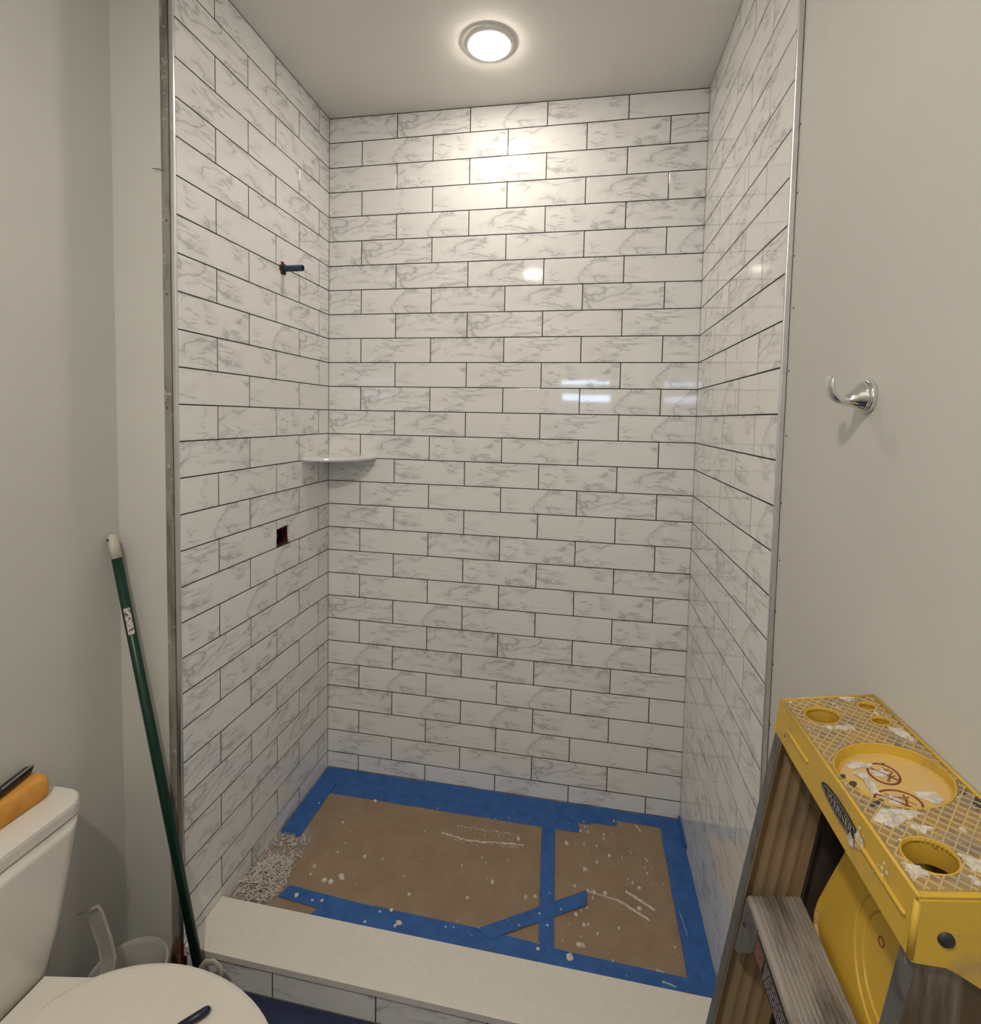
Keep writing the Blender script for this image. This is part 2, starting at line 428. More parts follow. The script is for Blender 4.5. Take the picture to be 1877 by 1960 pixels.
# ------------------------------------------------------------------ corner shelf
S = .222; zs = -1.413
pts = [(0.0005, -.0005)]
n = 22
prof = []
for i in range(n + 1):
    a = math.radians(90 * i / n)
    # flattened curved front
    prof.append((0.0005 + S*math.sin(a)**.86 if a > 0 else .0005, -.0005 - S*math.cos(a)**.86 if a < math.pi/2-1e-6 else -.0005))
def shring(k, z):
    return [(.0005, -.0005, z)] + [(x - k*(x/S if x > .02 else 0), y - k*(y/S if y < -.02 else 0), z) for x, y in prof]
sh = loft([shring(.006, zs-.016), shring(.0015, zs-.013), shring(0, zs-.008), shring(.0015, zs-.003), shring(.006, zs)])
tag(obj('corner_shelf', sh, M_SHELF, loc=(.05, -.05, zs-.008)), 'white quarter round corner shelf in the back left corner of the shower', 'shelf')

# ------------------------------------------------------------------ shower arm pipe stub
py, pz = -.351, -.7175
pipe = empty('pipe_stub', (0, py, pz), 'short dark blue pipe stub sticking out of the left shower wall', 'pipe')
bl = simple('dark_blue_plastic_pipe', (.012, .04, .085), .35, var=.15)
rings = []
for x, r in ((.0004, .0125), (.012, .0125), (.0125, .0112), (.078, .0112), (.080, .0105), (.080, .008), (.030, .008)):
    rings.append([(x, py + r*math.cos(2*math.pi*k/24), pz + r*math.sin(2*math.pi*k/24)) for k in range(24)])
obj('pipe', loft(rings, True, True), bl, pipe, smooth=False)
pr_ = bmesh.new()
for i in range(14):
    a = random.uniform(0, 6.28); rr = random.uniform(.012, .019)
    blob(pr_, (py + rr*math.cos(a), pz + rr*math.sin(a), 0), random.uniform(.004, .008), .008, lambda u, v, c: Vector((.0002 + c, u, v)), n=7)
obj('red_sealant', pr_, M_RED, pipe)

# ------------------------------------------------------------------ robe hook on the right wall
hk = empty('robe_hook', (W+.0125, -1.202, -1.197), 'polished chrome robe hook on the right wall above the ladder', 'hook')
M_CHROME = simple('polished_chrome', (.80, .80, .81), .06, 1.0, var=.01)
hx = W + .0124
def hr(cx, cz, ry, rz, tilt, n=28, cy=-1.2035):
    ct, st = math.cos(tilt), math.sin(tilt)
    return [(cx + rz*math.sin(2*math.pi*k/n)*st, cy + ry*math.cos(2*math.pi*k/n), cz + rz*math.sin(2*math.pi*k/n)*ct) for k in range(n)]
obj('wall_plate', loft([hr(hx, -1.197, .0262, .0262, 0), hr(hx-.006, -1.197, .0262, .0262, 0), hr(hx-.0085, -1.197, .0245, .0245, 0)]), M_CHROME, hk, smooth=True)
T = math.radians
obj('hook_arm', loft([hr(hx-.0086, -1.197, .0240, .0240, 0), hr(hx-.0125, -1.1980, .0220, .0218, T(-4)), hr(hx-.0165, -1.1995, .0180, .0180, T(-8)), hr(hx-.0215, -1.2010, .0148, .0150, T(-10)),
    hr(hx-.028, -1.2028, .0118, .0106, T(-8)), hr(hx-.035, -1.2040, .0105, .0068, T(4)), hr(hx-.0420, -1.2032, .0108, .0060, T(20)), hr(hx-.0485, -1.1995, .0114, .0057, T(42)),
    hr(hx-.0530, -1.1930, .0118, .0055, T(64)), hr(hx-.0552, -1.1850, .0122, .0055, T(82)), hr(hx-.0556, -1.1765, .0126, .0056, T(92)), hr(hx-.0550, -1.1690, .0128, .0054, T(96)), hr(hx-.0548, -1.1675, .0120, .0044, T(96))]), M_CHROME, hk, smooth=True)

# ------------------------------------------------------------------ floor protection in the shower
FZ = -2.8214
fp = empty('floor_protection', (.75, -.35, FZ), 'brown paper taped down with blue tape over the shower floor', 'floor covering')
def paper_mat():
    t = NT('brown_building_paper'); c = t.coord()
    f = t.noise(c, 9, 5, .6); f2 = t.noise(c, 160, 3, .5)
    base = t.mix(t.ramp(f, .3, .7), (.27, .19, .12), (.32, .233, .152))
    base = t.mix(t.ramp(f2, .5, .8, 0, .25), base, (.18, .12, .07))
    pos = t.add('ShaderNodeSeparateXYZ'); t.link(c, pos.inputs[0])
    # dusty, greyed corner where the debris was dragged about
    wob = t.math('MULTIPLY', t.math('SUBTRACT', t.noise(c, 16, 5, .7), .5), .10)
    m = t.math('MULTIPLY', t.ramp(t.math('ADD', pos.outputs[0], wob), -.655, -.575, 1, 0), t.ramp(t.math('ADD', pos.outputs[1], wob), -.03, .03, 1, 0))
    base = t.mix(t.math('MULTIPLY', m, .75), base, (.33, .29, .285))
    t.link(base, t.b.inputs['Base Color']); t.b.inputs['Roughness'].default_value = .75
    t.bump(t.noise(c, 5, 3), .15, .004); return t.m
def tape_mat(name, col, dust):
    t = NT(name); c = t.coord()
    f = t.noise(c, 22, 5, .65, .5); s = t.noise(t.mapping(c, rot=(0,0,.35), scale=(1,7,1)), 26, 6, .7, .3)
    base = t.mix(t.ramp(f, .3, .72), tuple(x*.85 for x in col), tuple(x*1.15 for x in col))
    base = t.mix(t.ramp(s, .60, .80, 0, dust), base, (.45, .47, .52))
    t.link(base, t.b.inputs['Base Color']); t.b.inputs['Roughness'].default_value = .55
    t.bump(t.noise(t.mapping(c, scale=(1,1,1)), 300, 2), .12, .0005); return t.m
M_PAPER = paper_mat(); M_TAPE = tape_mat('blue_painters_tape', (.026, .115, .37), .35)
def sheet(poly, z, t=.0006):
    bm = bmesh.new(); a = [bm.verts.new((x, y, z)) for x, y in poly]; b = [bm.verts.new((x, y, z+t)) for x, y in poly]
    n = len(poly); bm.faces.new(list(reversed(a))); bm.faces.new(b)
    for i in range(n): bm.faces.new((a[i], a[(i+1) % n], b[(i+1) % n], b[i]))
    return bm
obj('paper_sheet', sheet([(.004, -.004), (1.504, -.004), (1.504, -.698), (.004, -.698)], FZ), M_PAPER, fp)
def rough_edge(poly, amt=.0018, step=.035):
    out = []
    for i, p in enumerate(poly):
        q = poly[(i+1) % len(poly)]; L = math.hypot(q[0]-p[0], q[1]-p[1]); k = max(1, int(L/step))
        for j in range(k):
            f = j/k; x = p[0]+(q[0]-p[0])*f; y = p[1]+(q[1]-p[1])*f
            if j: x += random.uniform(-amt, amt)*.5; y += random.uniform(-amt, amt)*.5
            out.append((x, y))
    return out
tapes = [
    [(.086, -.155), (1.112, -.153), (1.122, -.147), (1.110, -.098), (.07, -.100)],
    [(.05, -.104), (1.161, -.103), (1.168, -.092), (1.252, -.090), (1.262, -.080), (1.255, -.050), (.045, -.050)],
    [(.004, -.056), (1.500, -.060), (1.504, -.004), (.004, -.004)],
    [(.004, -.05), (.048, -.05), (.046, -.372), (.030, -.392), (.004, -.38)],
    [(.044, -.09), (.0915, -.09), (.0905, -.385), (.078, -.396), (.062, -.378), (.046, -.392)],
    [(1.4245, -.04), (1.470, -.04), (1.470, -.66), (1.4225, -.66)],
    [(1.462, -.03), (1.504, -.03), (1.504, -.698), (1.462, -.698)],
    [(.165, -.583), (.43, -.597), (.80, -.600), (1.10, -.618), (1.47, -.624), (1.47, -.668), (.40, -.648), (.15, -.628)],
    [(.30, -.640), (.72, -.652), (1.50, -.662), (1.504, -.698), (.42, -.698), (.28, -.672)],
    [(.9725, -.148), (1.0235, -.148), (1.0455, -.620), (1.030, -.640), (.9985, -.600)],
    [(.800, -.605), (.8202, -.598), (1.1395, -.401), (1.146, -.420), (1.1410, -.432), (1.1466, -.452), (.891, -.606), (.86, -.63)],
]
for i, pl in enumerate(tapes):
    obj('tape_strip', sheet(rough_edge(pl), FZ + .0008 + i*.00045, .0004), M_TAPE, fp)
# tape climbing a little up the far right corner
obj('tape_strip', BX(1.4995, 1.5070, -.15, -.004, FZ+.0065, FZ+.018), M_TAPE, fp)
M_PLASTER = simple('dried_white_mortar', (.66, .62, .55), .85, var=.08, scale=120, bump=.3, bscale=300)
SPOTS = [(0.2158,-0.2931,0.0049),(0.2924,-0.1596,0.0063),(0.0769,-0.2196,0.0028),(0.2605,-0.3275,0.0021),(0.2684,-0.383,0.0024),(0.2597,-0.4266,0.0035),(0.2072,-0.4971,0.0059),(0.2116,-0.5289,0.0035),(0.2686,-0.5401,0.0077),(0.291,-0.5402,0.0077),(0.3183,-0.5164,0.0084),(0.3638,-0.4229,0.0063),(0.4279,-0.4195,0.0031),(0.5383,-0.2687,0.0028),(0.526,-0.4704,0.0028),(0.5667,-0.533,0.0056),(0.4933,-0.1649,0.0021),(0.552,-0.1473,0.0021),(0.7111,-0.3875,0.0031),(0.3803,-0.5335,0.0021),(0.2063,-0.6126,0.007),(0.2667,-0.6184,0.0049),(0.2972,-0.6132,0.0049),(0.5676,-0.6346,0.0098),(0.5591,-0.6454,0.0049),(0.463,-0.6527,0.0042),(0.7131,-0.6175,0.0035),(0.529,-0.5991,0.0056),(0.4952,-0.6114,0.0042),(0.7561,-0.5065,0.0042),(0.7455,-0.5907,0.0028),(0.2257,-0.4473,0.0017),(0.2308,-0.2225,0.0021),(0.8283,-0.4301,0.0065),(0.8074,-0.4207,0.0026),(0.7744,-0.3428,0.0029),(0.7585,-0.5062,0.0045),(0.7915,-0.3597,0.0016),(0.8664,-0.3351,0.0023),(0.946,-0.4648,0.0052),(0.9765,-0.455,0.0052),(0.8934,-0.2306,0.0071),(1.0697,-0.2144,0.0065),(1.1204,-0.1439,0.0052),(1.1486,-0.1426,0.0039),(1.1366,-0.1205,0.0032),(1.0999,-0.2081,0.0016),(1.1337,-0.2061,0.0032),(1.1799,-0.2038,0.0036),(1.2072,-0.1643,0.0045),(1.208,-0.1426,0.0032),(1.2243,-0.2377,0.0049),(1.18,-0.2768,0.0045),(1.1381,-0.3152,0.0065),(1.2378,-0.1347,0.0019),(1.2492,-0.0646,0.0039),(1.1336,-0.0942,0.0026),(1.0787,-0.1149,0.0019),(1.1032,-0.3889,0.0045),(1.2041,-0.3975,0.0065),(1.1677,-0.3991,0.0052),(1.1469,-0.3974,0.0045),(1.1622,-0.4222,0.0039),(1.109,-0.4915,0.0058),(1.1248,-0.4744,0.0032),(1.144,-0.4621,0.0032),(1.1339,-0.5222,0.0052),(1.1476,-0.5183,0.0039),(1.2406,-0.5121,0.0042),(1.1761,-0.5423,0.0032),(1.1175,-0.5876,0.0071),(1.1316,-0.5872,0.0052),(1.0928,-0.6307,0.0097),(1.1254,-0.5619,0.0023),(1.0702,-0.5862,0.0026),(0.9992,-0.6265,0.0052),(1.3462,-0.2636,0.0032),(1.3505,-0.2871,0.0032),(1.3701,-0.2572,0.0023),(1.2827,-0.3238,0.0026),(1.2974,-0.3371,0.0039),(1.3184,-0.3525,0.0065),(1.3106,-0.4302,0.0058),(1.3643,-0.3269,0.0013),(1.4016,-0.3191,0.0016),(1.4449,-0.2143,0.0016),(1.0876,-0.5318,0.0026),(1.2183,-0.6164,0.0029),(0.9946,-0.5152,0.0052),(1.0222,-0.5495,0.0045),(0.9349,-0.5675,0.0039),(0.8987,-0.5582,0.0026),(0.8146,-0.6002,0.0029),(0.7973,-0.6266,0.0019),(0.7382,-0.6134,0.0026),(0.7437,-0.5904,0.0019),(1.0222,-0.4354,0.0026),(1.0611,-0.4876,0.0045),(1.2515,-0.6531,0.0019),(1.4033,-0.5384,0.0032),(1.4078,-0.5659,0.0019),(1.446,-0.4901,0.0019),(0.8569,-0.1057,0.0019),(0.8441,-0.1373,0.0016),(0.8134,-0.1439,0.0013),(0.7892,-0.1507,0.0013),(0.7659,-0.1556,0.0013),(0.8722,-0.1355,0.0013)]
STROKES = [(1.2749,-0.3767,1.3558,-0.4236,0.0046),(1.2467,-0.415,1.3318,-0.4615,0.0042),(1.1469,-0.4016,1.2467,-0.415,0.0016),(1.3314,-0.071,1.3494,-0.0993,0.0022),(1.3504,-0.2252,1.3586,-0.2352,0.0016),(1.2984,-0.2028,1.3031,-0.214,0.0016),(1.2682,-0.2319,1.2717,-0.2466,0.0016),(1.3404,-0.6174,1.3573,-0.6214,0.0022),(1.4354,-0.4155,1.4465,-0.4874,0.0009),(1.3536,-0.648,1.3825,-0.6534,0.0036)]
ps = bmesh.new(); ZT = FZ + .0009
for x, y, r in SPOTS:
    blob(ps, (x, y, ZT), r*1.3, r*.22 + .0052, n=10, sx=random.uniform(.75, 1.2), ang=random.uniform(0, 3))
for x0, y0, x1, y1, r in STROKES:
    L = math.hypot(x1-x0, y1-y0); k = max(2, int(L/(r*1.5))); a = math.atan2(y1-y0, x1-x0)
    for i in range(k + 1):
        f = i/k; blob(ps, (x0+(x1-x0)*f + random.uniform(-r, r)*.2, y0+(y1-y0)*f + random.uniform(-r, r)*.25, ZT), r*random.uniform(.7, 1.1), .005, n=8, sx=1.9, ang=a)
for i in range(27):                                  # rows of dabs left by a roller
    f = i/26; x = .655 + .235*f; blob(ps, (x + random.uniform(-.002, .002), -.208 - random.uniform(0, .012), ZT), random.uniform(.0030, .0046), .0018, n=7, sx=.60, ang=random.uniform(1.0, 1.6))
    if i % 2 == 0: blob(ps, (x, -.226 - random.uniform(0, .01), ZT), .0030, .0016, n=7, sx=.7)
for i in range(30):
    f = i/29; x = .605 + .305*f; y = -.262 - .010*math.sin(f*5) - .006*f
    blob(ps, (x, y + random.uniform(-.003, .003), ZT), random.uniform(.0030, .0052), .0018, n=8, sx=1.5, ang=random.uniform(-.5, .5))
    if random.random() < .6: blob(ps, (x + .004, y - random.uniform(.008, .016), ZT), random.uniform(.0014, .003), .0012, n=7, sx=1.6)
for i in range(150):
    blob(ps, (random.uniform(.12, 1.44), random.uniform(-.66, -.06), ZT), random.uniform(.0006, .0016), .0045, n=6)
obj('mortar_splatter', ps, M_PLASTER, fp, kind='stuff')
# heap of shredded spacer slivers and crumbs
pile = bmesh.new()
for i in range(760):
    u = random.random(); a = random.uniform(0, 2*math.pi); r = math.sqrt(random.random())
    cx_, cy_ = .078 + .068*r*math.cos(a), -.575 + .092*r*math.sin(a)
    if random.random() < .25: cx_, cy_ = random.uniform(.01, .14), random.uniform(-.665, -.40)
    if cx_ < .012: cx_ = .012 + random.random()*.01
    if cy_ < -.675: cy_ = -.67
    hgt = .032*max(0, 1 - r*r)
    z = FZ + .003 + random.random()**.7*hgt
    L = random.uniform(.010, .032); yaw = random.uniform(0, math.pi); pit = random.uniform(-.6, .6); w = random.uniform(.0009, .0019)
    pth = []
    cv_ = random.uniform(-1.2, 1.2)
    for k in range(4):
        f = k/3 - .5; yy = yaw + cv_*f
        pth.append((max(.004, cx_ + math.cos(yy)*L*f), max(-.697, cy_ + math.sin(yy)*L*f), max(FZ + .0022, z + L*f*math.sin(pit))))
    tube(pth, [(w, w*.5)]*4, 4, pile)
tag(obj('debris_heap', pile, M_PLASTER, loc=(.078, -.575, FZ)), 'heap of white shredded mortar slivers in the front left shower corner', 'debris', kind='stuff')

# ------------------------------------------------------------------ bathroom floor film
fm = tape_mat('blue_floor_film', (.020, .034, .09), .5)
ff = bmesh.new(); box(ff, -.195, 1.515, -2.9, -.8565, -2.8812, -2.8800)
tag(obj('floor_film', ff, fm, loc=(.6, -1.5, -2.8805)), 'dark blue protective film on the bathroom floor in front of the curb', 'floor covering')

# ------------------------------------------------------------------ toilet
to = empty('toilet', (.15, -1.33, -2.8798), 'white toilet with tank against the left wall and closed lid', 'toilet')
cy = -1.33
def trr(hw, x0, x1, z, r): return rrect(x0, x1, cy-hw, cy+hw, r, z, 7)
tank = loft([trr(.120, -.150, -.055, -2.505, .035), trr(.145, -.165, -.043, -2.485, .040), trr(.172, -.172, -.040, -2.40, .045), trr(.198, -.178, -.040, -2.30, .045), trr(.222, -.182, -.043, -2.215, .050), trr(.226, -.183, -.044, -2.199, .050)])
obj('tank', tank, M_PORC, to, smooth=True)
lidb = loft([trr(.236, -.190, -.066, -2.1985, .040), trr(.243, -.193, -.060, -2.193, .045), trr(.2440, -.194, -.0595, -2.172, .046), trr(.2430, -.192, -.061, -2.164, .045), trr(.239, -.188, -.065, -2.160, .042)])
obj('tank_lid', lidb, M_PORC, to, smooth=False)
fh = tube([(-.040, -1.50, -2.235), (-.018, -1.50, -2.235), (-.016, -1.50, -2.235)], .012, 14)
merge(fh, tube([(-.018, -1.50, -2.235), (-.014, -1.47, -2.237), (-.014, -1.435, -2.240)], [(.006, .007), (.006, .007), (.004, .006)], 10))
obj('flush_lever', fh, M_CHROME, to, smooth=True)
def lidring(s, z, x_cut=.030):
    out = []; n = 64
    for i in range(n):
        a = 2*math.pi*i/n; ax = .300 if math.cos(a) > 0 else .255
        x = .268 + ax*s*math.cos(a)*(1 if math.cos(a) > 0 else 1.0); y = cy + .1845*s*math.sin(a)
        out.append((max(x, x_cut), y, z))
    return out
obj('seat_lid', loft([lidring(.965, -2.487), lidring(1.0, -2.484), lidring(1.003, -2.476), lidring(.992, -2.4715), lidring(.955, -2.4695), lidring(.5, -2.4685)]), M_SEAT, to, smooth=False)
obj('seat', loft([lidring(.93, -2.512, .034), lidring(.985, -2.509, .034), lidring(.985, -2.490, .034), lidring(.95, -2.4875, .034)]), M_SEAT, to)
def dk(k, z): return [(-.040+k, cy-.112+k, z), (.110-k, cy-.138+k, z), (.110-k, cy+.138-k, z), (-.040+k, cy+.112-k, z)]
hd = loft([dk(0, -2.512), dk(0, -2.486), dk(.003, -2.4825)])
obj('hinge_deck', hd, M_SEAT, to)
def bring(sx, sy, x0, z): 
    return [(x0 + sx*math.cos(2*math.pi*i/48)*(1 if math.cos(2*math.pi*i/48) > 0 else .8), cy + sy*math.sin(2*math.pi*i/48), z) for i in range(48)]
bowl = loft([bring(.20, .115, .17, -2.8798), bring(.20, .112, .17, -2.83), bring(.185, .100, .17, -2.76), bring(.20, .11, .18, -2.68), bring(.25, .145, .22, -2.60), bring(.290, .172, .245, -2.545), bring(.296, .178, .25, -2.5125)])
obj('bowl', bowl, M_PORC, to, smooth=True)
obj('tank_deck', loft([rrect(-.165, .12, cy-.10, cy+.10, .03, z, 5) for z in (-2.70, -2.60)] + [rrect(-.17, .12, cy-.118, cy+.118, .03, z, 5) for z in (-2.55, -2.5125)]), M_PORC, to)

# sponge and pen on the tank lid, marker on the seat lid
def sp_ring(k, z): return rrect(-.189+k, -.134-k, -1.300+k, -1.117-k, .012, z, 5)
spm = NT('orange_sponge'); c = spm.coord(); vf = spm.noise(c, 260, 4, .7)
spm.link(spm.mix(spm.ramp(spm.noise(c, 18, 3), .3, .7), (.62, .27, .045), (.74, .36, .075)), spm.b.inputs['Base Color'])
spm.b.inputs['Roughness'].default_value = .9; spm.bump(vf, .5, .002)
tag(obj('sponge', loft([sp_ring(.003, -2.1598), sp_ring(.0, -2.155), sp_ring(-.001, -2.130), sp_ring(.001, -2.113), sp_ring(.005, -2.107), sp_ring(.010, -2.105)]), spm.m, loc=(-.162, -1.21, -2.16), smooth=True),
    'thick orange block sponge lying on the toilet tank lid', 'sponge')
M_BLK = simple('black_plastic', (.012, .011, .013), .25, var=.2)
pen = empty('black_pen', (-.168, -1.19, -2.097), 'black clip pen lying on the orange sponge', 'pen')
d0, d1 = Vector((-.180, -1.120, -2.0935)), Vector((-.150, -1.262, -2.0935))
def along(a, b, ts): return [a.lerp(b, t) for t in ts]
obj('barrel', tube(along(d0, d1, (0, .05, .12, .6, 1)), [(.0020,.0020), (.0060,.0060), (.0105,.0105), (.0110,.0110), (.0105,.0105)], 16), M_BLK, pen, smooth=True)
cl = tube([p + Vector((.007, 0, .0098)) for p in along(d0, d1, (.06, .3, .62))], [(.0030, .0014)]*3, 8)
obj('clip', cl, simple('grey_metal_clip', (.45, .42, .45), .3, .9), pen)
mk = empty('marker', (.33, -1.26, -2.46), 'dark navy marker pen lying on the closed toilet seat lid', 'pen')
e0, e1 = Vector((.372, -1.2195, -2.4600)), Vector((.284, -1.325, -2.4600))
M_NAVY = simple('navy_plastic', (.012, .014, .045), .35, var=.15)
obj('cap', tube(along(e0, e1, (0, .03, .08, .42)), [(.003, .003), (.0068, .0068), (.0080, .0080), (.0083, .0083)], 18), M_NAVY, mk, smooth=True)
obj('barrel', tube(along(e0, e1, (.425, .43, 1)), [(.0070, .0070), (.0075, .0075), (.0075, .0075)], 18), simple('dark_grey_barrel', (.05, .05, .07), .4), mk, smooth=True)

# ------------------------------------------------------------------ green pole leaning in the corner
pole = empty('mop_pole', (.092, -.905, -2.8798), 'dark green pole with white tip leaning in the corner beside the shower', 'pole')
pt, pb = Vector((-.1835, -.893, -1.583)), Vector((.1000, -.9040, -2.862))
M_GREEN = dirty('dark_green_metal', (.004, .040, .022), (.03, .05, .045), .35, .2, amount=.25, scale=30, streak=(1,1,.3), extra=(.25,.27,.26), eam=.70)
def pp(t): return pt.lerp(pb, t)
obj('shaft', tube([pp(.052), pp(.5), pp(.965)], .0128, 20), M_GREEN, pole, smooth=True)
obj('tip', tube([pp(0), pp(.003), pp(.006), pp(.016), pp(.020), pp(.0515)], [(.006,.006), (.010,.010), (.0118,.0118), (.0122,.0122), (.0135,.0135), (.0140,.0140)], 20), simple('white_plastic_tip', (.60, .57, .50), .45), pole, smooth=True)
obj('hang_hole', tube([pp(.009) + Vector((-.004, -.0125, 0)), pp(.013) + Vector((-.004, -.0128, 0))], .0028, 10), M_DARK, pole)
d = (pb - pt).normalized(); side = Vector((1, 0, 0)); side = (side - d*side.dot(d)).normalized(); nr = d.cross(side).normalized()
if nr.y > 0: nr = -nr
stk = bmesh.new()
rings = []
for t in (.158, .214):
    rings.append([pp(t) + (side*math.cos(a) + nr*math.sin(a))*.0132 for a in [math.radians(10 + 70*k/7) for k in range(8)]])
loft(rings, False, False, False, stk)
smt = NT('worn_paper_label'); c = smt.coord(); f = smt.noise(c, 120, 3, .6)
smt.link(smt.mix(smt.ramp(f, .52, .60), (.62, .58, .56), (.10, .05, .06)), smt.b.inputs['Base Color']); smt.b.inputs['Roughness'].default_value = .6
obj('worn_label', stk, smt.m, pole)
hub = tube([pp(.966), pp(.985), Vector((.104, -.905, -2.8785))], [(.014, .014), (.017, .017), (.020, .020)], 18)
M_CREAM = simple('cream_plastic', (.50, .46, .38), .45, var=.06)
obj('socket', hub, M_CREAM, pole, smooth=True)
lp_ = [(.092, -.912, -2.80), (.100, -.914, -2.765), (.118, -.916, -2.742), (.140, -.917, -2.736), (.158, -.918, -2.745), (.162, -.919, -2.765), (.154, -.920, -2.80), (.146, -.92, -2.85)]
obj('loop_handle', tube(lp_, [(.009, .0048)]*len(lp_), 12), M_CREAM, pole, smooth=True)

# ------------------------------------------------------------------ clear plastic jug behind the toilet
jug = empty('plastic_jug', (-.010, -1.04, -2.8798), 'translucent plastic jug with tall handle on the floor behind the toilet', 'jug')
gm = NT('translucent_plastic'); gm.b.inputs['Base Color'].default_value = (.86, .85, .80, 1); gm.b.inputs['Transmission Weight'].default_value = .72
gm.b.inputs['Roughness'].default_value = .22; gm.b.inputs['IOR'].default_value = 1.25
jc = (-.010, -1.040)
rings = [circ(jc, .062, -2.8795), circ(jc, .068, -2.870), circ(jc, .086, -2.675), circ(jc, .0905, -2.666), circ(jc, .0905, -2.660), circ(jc, .0845, -2.660), circ(jc, .0835, -2.675), circ(jc, .065, -2.866)]
obj('jug_body', loft(rings, True, True), gm.m, jug, smooth=True)
hp = [Vector(p) for p in ((-.046, -1.066, -2.664), (-.050, -1.054, -2.628), (-.063, -1.050, -2.588), (-.080, -1.050, -2.545), (-.093, -1.050, -2.513), (-.100, -1.053, -2.501), (-.110, -1.060, -2.504))]
wv = Vector((.0195, 0, .0115)); hb = bmesh.new()
for sgn in (-1, 1): tube([p + wv*sgn for p in hp], [(.0024, .0040)]*len(hp), 8, hb)
loft([[p - wv, p + wv, p + wv + Vector((0, .0015, 0)), p - wv + Vector((0, .0015, 0))] for p in hp], True, True, True, hb)
tube([hp[-1] - wv, hp[-1] + wv], .0034, 8, hb)
for k in (2, 3): tube([hp[k] - wv, hp[k] + wv], .0012, 6, hb)
obj('jug_handle', hb, gm.m, jug)

# ------------------------------------------------------------------ step ladder leaning on the right wall
A = Vector((1.3921, -1.2688, -1.6600)); th = math.atan2(.0226, .1279)
U = Vector((math.cos(th), 0, math.sin(th))); V = Vector((0, -1, 0)); N = Vector((-math.sin(th), 0, math.cos(th)))
CU, CV = .129, .339                                  # cap size
def K(u, v, w): return A + U*u + V*v + N*w           # cap frame
D = Vector((-.160, 0, -.987)).normalized(); E = Vector((.987, 0, -.160)).normalized()
R0 = Vector((1.3890, 0, -1.7060))
def Rl(e, y, s): return Vector((R0.x, y, R0.z)) + E*e + D*s   # rail frame: across, y, down the rail
SL = (R0.z + 2.8795) / -D.z
lad = empty('step_ladder', (Rl(.04, -1.43, SL).x, -1.43, -2.8798), 'worn yellow topped step ladder folded and leaning on the right wall', 'ladder')
M_YEL = dirty('yellow_moulded_plastic', (.60, .385, .045), (.42, .29, .10), .45, amount=.30, scale=14, extra=(.10,.085,.06), eam=.735, bump=.08)
M_TOPY = dirty('worn_yellow_top', (.56, .40, .17), (.40, .34, .25), .7, amount=.55, scale=30, extra=(.62,.58,.50), eam=.66, bump=.2)
M_FIELD = dirty('grimy_darkened_tread_pockets', (.34, .235, .09), (.20, .165, .11), .8, amount=.7, scale=40, extra=(.50,.46,.38), eam=.64, bump=.2)  # grime colour, darkened further in the pockets so the ribs stand out in relief
M_RAIL = dirty('stained_aluminium', (.30, .28, .26), (.135, .095, .06), .42, .55, amount=.62, scale=11, streak=(1.5,1.5,.22), extra=(.45,.42,.38), eam=.69, bump=.15)
M_RAILD = dirty('grimy_brown_aluminium', (.33, .235, .135), (.15, .115, .085), .5, .30, amount=.50, scale=7, streak=(1.2,1.2,.5), extra=(.40,.35,.28), eam=.68, bump=.15)
M_EDGE = dirty('grey_aluminium_edge', (.17, .17, .17), (.10, .095, .09), .45, .5, amount=.4, scale=30, extra=(.5,.49,.46), eam=.66)
M_RSHADE = dirty('shade_coloured_rail', (.075, .050, .038), (.04, .03, .026), .55, .3, amount=.5, scale=10, bump=.1)  # shade behind the front rails is put into the rear rails' colour
M_STEP = dirty('worn_step_tread', (.40, .37, .335), (.17, .14, .115), .42, .5, amount=.6, scale=14, streak=(1.5,.3,1.5), extra=(.56,.52,.44), eam=.66, bump=.15)
def cpts(cu_, cv_, r, n=36, rv=None): return [(cu_ + r*math.cos(2*math.pi*i/n), cv_ + (rv or r)*math.sin(2*math.pi*i/n)) for i in range(n)]
HOLES = [(.0405, .0475, .0205), (.1060, .0290, .0098), (.1053, .0665, .0098), (.0360, .2900, .0215)]
BIG = (.0640, .1720, .0560)
def rr2(x0, x1, y0, y1, r, k=5): return [(p[0], p[1]) for p in rrect(x0, x1, y0, y1, r, 0, k)]
cap = bmesh.new()
merge(cap, plate([rr2(.0008, CU-.0008, .0008, CV-.0010, .006)] + [cpts(*h) for h in HOLES] + [cpts(*BIG, n=56)], .0045, K))
def well(c, d, t=.0022, n=40):
    cu_, cv_, r = c
    loft([[K(p[0], p[1], z) for p in cpts(cu_, cv_, rr, n)] for rr, z in ((r, 0), (r, -d), (r + t, -d), (r + t, -.0044))], False, False, True, cap)
for h, dd in zip(HOLES, (.026, .018, .018, .026)): well(h, dd)
# recessed bucket ring with a floor
loft([[K(p[0], p[1], z) for p in cpts(BIG[0], BIG[1], rr, 56)] for rr, z in ((BIG[2], 0), (BIG[2]-.002, -.010), (BIG[2]-.004, -.0115), (BIG[2]-.03, -.0115), (.004, -.0115))], False, True, True, cap)
